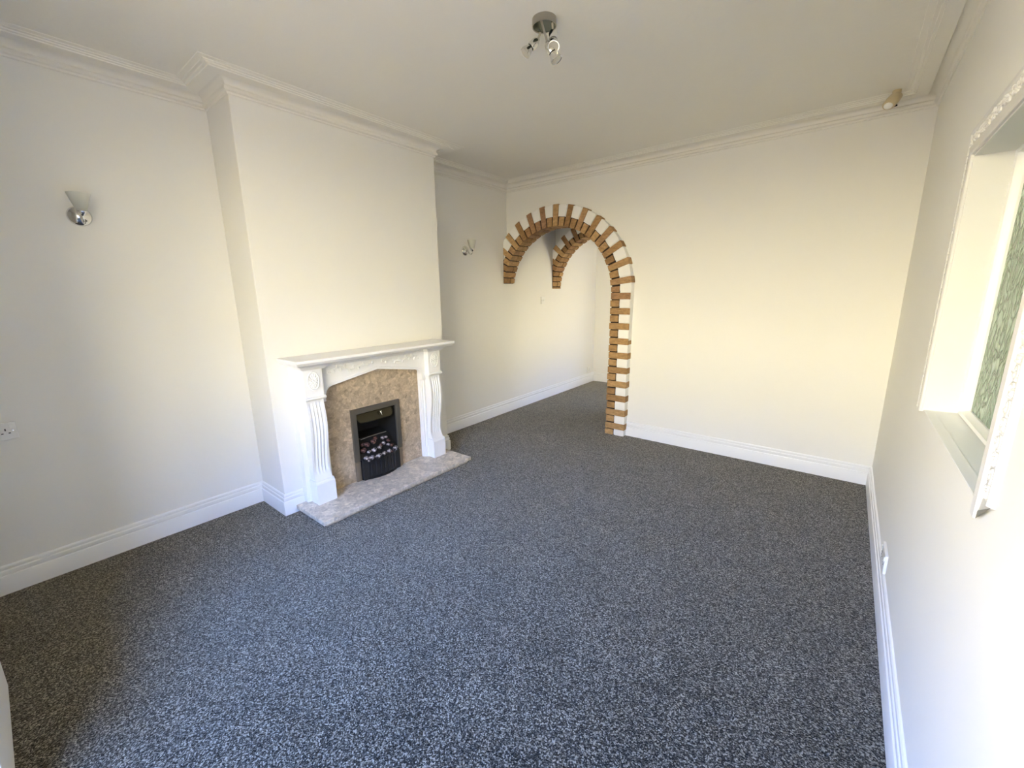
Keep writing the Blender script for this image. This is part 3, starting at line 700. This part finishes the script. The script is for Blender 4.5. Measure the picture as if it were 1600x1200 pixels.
# windows giving the daylight (behind the camera and in the rear room)
def outer_window(name, x0, x1, y0, y1, z0, z1, nx):
    o = empty(name, ((x0 + x1) / 2, y0, z0)); o['kind'] = 'structure'
    bm = NB(); f = 0.05
    box(bm, x0, x0 + f, y0, y1, z0, z1); box(bm, x1 - f, x1, y0, y1, z0, z1); box(bm, x0 + f, x1 - f, y0, y1, z0, z0 + f); box(bm, x0 + f, x1 - f, y0, y1, z1 - f, z1)
    for i in range(1, nx): xx = x0 + (x1 - x0) * i / nx; box(bm, xx - 0.025, xx + 0.025, y0 + .005, y1 - .005, z0 + f, z1 - f)
    c = link('window_frame', bm, M_gloss, o); c.matrix_parent_inverse = Matrix.Translation(o.location).inverted()
outer_window('window_2', 1.12, 2.92, FB - 0.10, FB - 0.04, 0.75, 2.25, 2)
outer_window('window_3', 1.65, 3.05, E + 0.04, E + 0.10, 0.7, 2.2, 2)

# ------------------------------------------------------------------ wall lights
def sconce(y, z, label):
    t = empty('wall_light', (0, y, z)); tag(t, label, 'wall light')
    bm = NB(); lathe(bm, [(0.046, 0.0), (0.046, 0.004), (0.041, 0.010), (0.030, 0.017), (0.019, 0.023), (0.010, 0.027), (0.0, 0.028)], align((0.0005, 0, 0), (1, 0, 0)), 36); link('backplate', bm, M_chrome, t, smooth=True, angle=50)
    bm = NB(); pts = []
    ctrl = [(0.024, -0.002), (0.038, -0.004), (0.050, -0.016), (0.062, -0.032), (0.078, -0.038), (0.090, -0.030), (0.095, -0.016), (0.095, -0.004)]
    for i in range(len(ctrl) - 1):
        p0, p1, p2, p3 = [Vector(ctrl[max(0, min(len(ctrl) - 1, i + k))]) for k in (-1, 0, 1, 2)]
        for k in range(4):
            s = k / 4; pts.append(0.5 * ((2 * p1) + (-p0 + p2) * s + (2 * p0 - 5 * p1 + 4 * p2 - p3) * s * s + (-p0 + 3 * p1 - 3 * p2 + p3) * s ** 3))
    pts.append(Vector(ctrl[-1]))
    tube(bm, [(p.x, 0, p.y) for p in pts], 0.0045, 10); link('arm', bm, M_chrome, t, smooth=True)
    bm = NB(); lathe(bm, [(0.006, -0.010), (0.013, -0.004), (0.017, 0.004), (0.019, 0.012), (0.016, 0.014)], Matrix.Translation((0.095, 0, 0)), 24); link('cup', bm, M_chrome, t, smooth=True)
    bm = NB(); lathe(bm, [(0.017, 0.010), (0.020, 0.016), (0.0265, 0.038), (0.0345, 0.064), (0.043, 0.092), (0.0415, 0.092), (0.033, 0.064), (0.025, 0.038), (0.018, 0.017), (0.014, 0.013)], Matrix.Translation((0.095, 0, 0)), 36); link('glass_shade', bm, M_frost, t, smooth=True, angle=50)
    bm = NB(); lathe(bm, [(0.006, 0.012), (0.006, 0.030), (0.011, 0.036), (0.014, 0.048), (0.009, 0.062), (0.0, 0.072)], Matrix.Translation((0.095, 0, 0)), 16); link('bulb', bm, M_bulb, t, smooth=True)
sconce(0.388, 1.766, 'chrome and frosted glass wall light on the near left wall')
sconce(3.060, 1.772, 'chrome wall light with glass shade in the alcove beside the brick arch')

# ------------------------------------------------------------------ ceiling spotlight
cl = empty('ceiling_spotlight', (1.8555, 1.677, H)); tag(cl, 'brushed metal ceiling light with three adjustable spot heads', 'ceiling light')
T = Matrix.Translation
def lc(name, bm, m, parent=None, **k): return link(name, bm, m, parent or cl, **k)
bm = NB(); lathe(bm, [(0.050, 0.0), (0.050, -0.028), (0.0475, -0.029), (0.0465, -0.025)], Matrix(), 48, caps=False); cn = lc('canopy', bm, M_nickel, smooth=True, angle=40)
bm = NB(); lathe(bm, [(0.0465, -0.025), (0.0, -0.0245)], Matrix(), 48, caps=False); link('inner_plate', bm, mat('olive_reflection_metal', (0.12, 0.13, 0.10), 0.25, 1.0), cn)  # dark olive reflection of the floor put into the metal colour
def spot(base, joint, face):
    c0 = Vector((1.834, 1.71, 2.5)); b, j, f = Vector(base) - c0, Vector(joint) - c0, Vector(face) - c0
    bm = NB(); tube(bm, [b, b.lerp(j, 0.5), j], 0.0045, 10); lc('arm', bm, M_nickel, smooth=True)
    bm = NB(); bmesh.ops.create_uvsphere(bm, u_segments=12, v_segments=8, radius=0.0075, matrix=T(j)); lc('joint', bm, M_nickel, smooth=True)
    d = (f - j).normalized(); Ln = (f - j).length; Mx = align(j - d * 0.002, d)
    h = Ln * 0.60
    bm = NB(); lathe(bm, [(0.0, 0.0), (0.009, 0.0045), (0.015, 0.010), (0.0185, 0.022), (0.0185, h - 0.004), (0.0165, h)], Mx, 24); hd_ = lc('spot_holder', bm, M_chrome, smooth=True, angle=50)
    bm = NB(); lathe(bm, [(0.0150, h), (0.0150, h + 0.004)], Mx, 24); link('collar', bm, M_black, hd_, smooth=True, angle=40)
    bm = NB(); lathe(bm, [(0.0155, h + 0.004), (0.018, h + 0.010), (0.0225, Ln - 0.008), (0.0240, Ln - 0.002), (0.0235, Ln + 0.002), (0.021, Ln + 0.001)], Mx, 28, caps=False); bb = lc('bulb', bm, M_chrome, smooth=True, angle=50)
    bm = NB(); lathe(bm, [(0.0212, Ln + 0.001), (0.013, Ln - 0.001), (0.0, Ln - 0.0015)], Mx, 28, caps=False); link('lens', bm, M_bulb, bb, smooth=True)
spot((1.798, 1.735, 2.475), (1.785, 1.735, 2.452), (1.748, 1.69, 2.396))
spot((1.845, 1.672, 2.475), (1.869, 1.68, 2.394), (1.906, 1.695, 2.322))
spot((1.872, 1.712, 2.475), (1.871, 1.72, 2.447), (1.905, 1.672, 2.362))

# ------------------------------------------------------------------ ceiling sensor
se = empty('motion_sensor', (3.029, 3.50, H)); se.scale = (1.35, 1.35, 1.35); tag(se, 'small cream motion sensor on the ceiling in the far right corner', 'sensor')
ax = Vector((-0.35, -0.62, -0.70)).normalized(); b0 = Vector((0.02, 0.02, -0.022))
bm = NB(); Mx = align(b0, ax) @ Matrix.Diagonal((1.0, 0.8, 1, 1)); lathe(bm, [(0.0, -0.006), (0.018, -0.004), (0.024, 0.004), (0.026, 0.03), (0.025, 0.055), (0.021, 0.062), (0.0, 0.064)], Mx, 28); link('housing', bm, M_cream, se, smooth=True, angle=50)
bm = NB(); bmesh.ops.create_uvsphere(bm, u_segments=20, v_segments=12, radius=0.017, matrix=align(b0 + ax * 0.060, ax) @ Matrix.Diagonal((1, 0.85, 0.7, 1))); link('lens', bm, M_plastic, se, smooth=True)
bm = NB(); box(bm, -0.012, 0.012, -0.0275, -0.018, 0.030, 0.034, align(b0, ax)); box(bm, -0.010, 0.010, 0.0, 0.0, 0, 0); link('slot', bm, M_hole, se)
bm = NB(); lathe(bm, [(0.015, 0), (0.015, -0.012), (0.009, -0.016), (0.009, -0.022)], T((0.02, 0.02, -0.0005)), 20); link('bracket', bm, M_cream, se, smooth=True, angle=40)

# ------------------------------------------------------------------ electrical plates
def socket(loc, rz, label, wdt, hgt, gangs, kind='socket'):
    """plate in local xz plane facing local -y"""
    t = empty('wall_socket' if kind == 'socket' else 'light_switch', loc, rz); tag(t, label, kind)
    bm = NB(); box(bm, -wdt / 2, wdt / 2, -0.012, -0.0005, -hgt / 2, hgt / 2); link('face_plate', bm, M_plastic, t, bevel=0.0025)
    for g in range(gangs):
        cx = 0 if gangs == 1 else (-wdt / 4 if g == 0 else wdt / 4)
        if kind == 'socket':
            for nm, (a, b, c, d) in (('earth_slot', (-0.002, 0.002, -0.002, 0.008)), ('pin_slot', (-0.0145, -0.0075, -0.016, -0.012)), ('pin_slot', (0.0075, 0.0145, -0.016, -0.012))):
                bm = NB(); box(bm, cx + a, cx + b, -0.0126, -0.011, c + 0.004, d + 0.004); link(nm, bm, M_hole, t)
            bm = NB(); box(bm, cx - 0.006 + (0.020 if g else -0.020) * (gangs > 1), cx + 0.006 + (0.020 if g else -0.020) * (gangs > 1), -0.0155, -0.012, 0.012, 0.030); link('rocker', bm, M_plastic, t, bevel=0.001)
        else:
            bm = NB(); box(bm, -0.006, 0.006, -0.017, -0.012, -0.011, 0.011, Matrix.Rotation(0.1, 4, 'X')); link('rocker', bm, M_plastic, t, bevel=0.001)
    for s in (-1, 1):
        bm = NB(); lathe(bm, [(0.003, 0), (0.003, 0.0008), (0, 0.001)], align((s * wdt * 0.41, -0.012, 0), (0, -1, 0)), 12); link('screw', bm, M_chrome, t)
socket((0, -0.058, 0.779), PI / 2, 'white double socket on the left wall at the picture edge', 0.146, 0.080, 2)
socket((0, 5.655, 0.200), PI / 2, 'small white socket low on the wall beyond the arches', 0.086, 0.086, 1)
socket((W, 2.330, 0.190), -PI / 2, 'white socket just above the skirting on the right wall', 0.146, 0.086, 2)
socket((0, 4.405, 1.268), PI / 2, 'small white light switch on the wall between the two arches', 0.086, 0.086, 1, 'light switch')
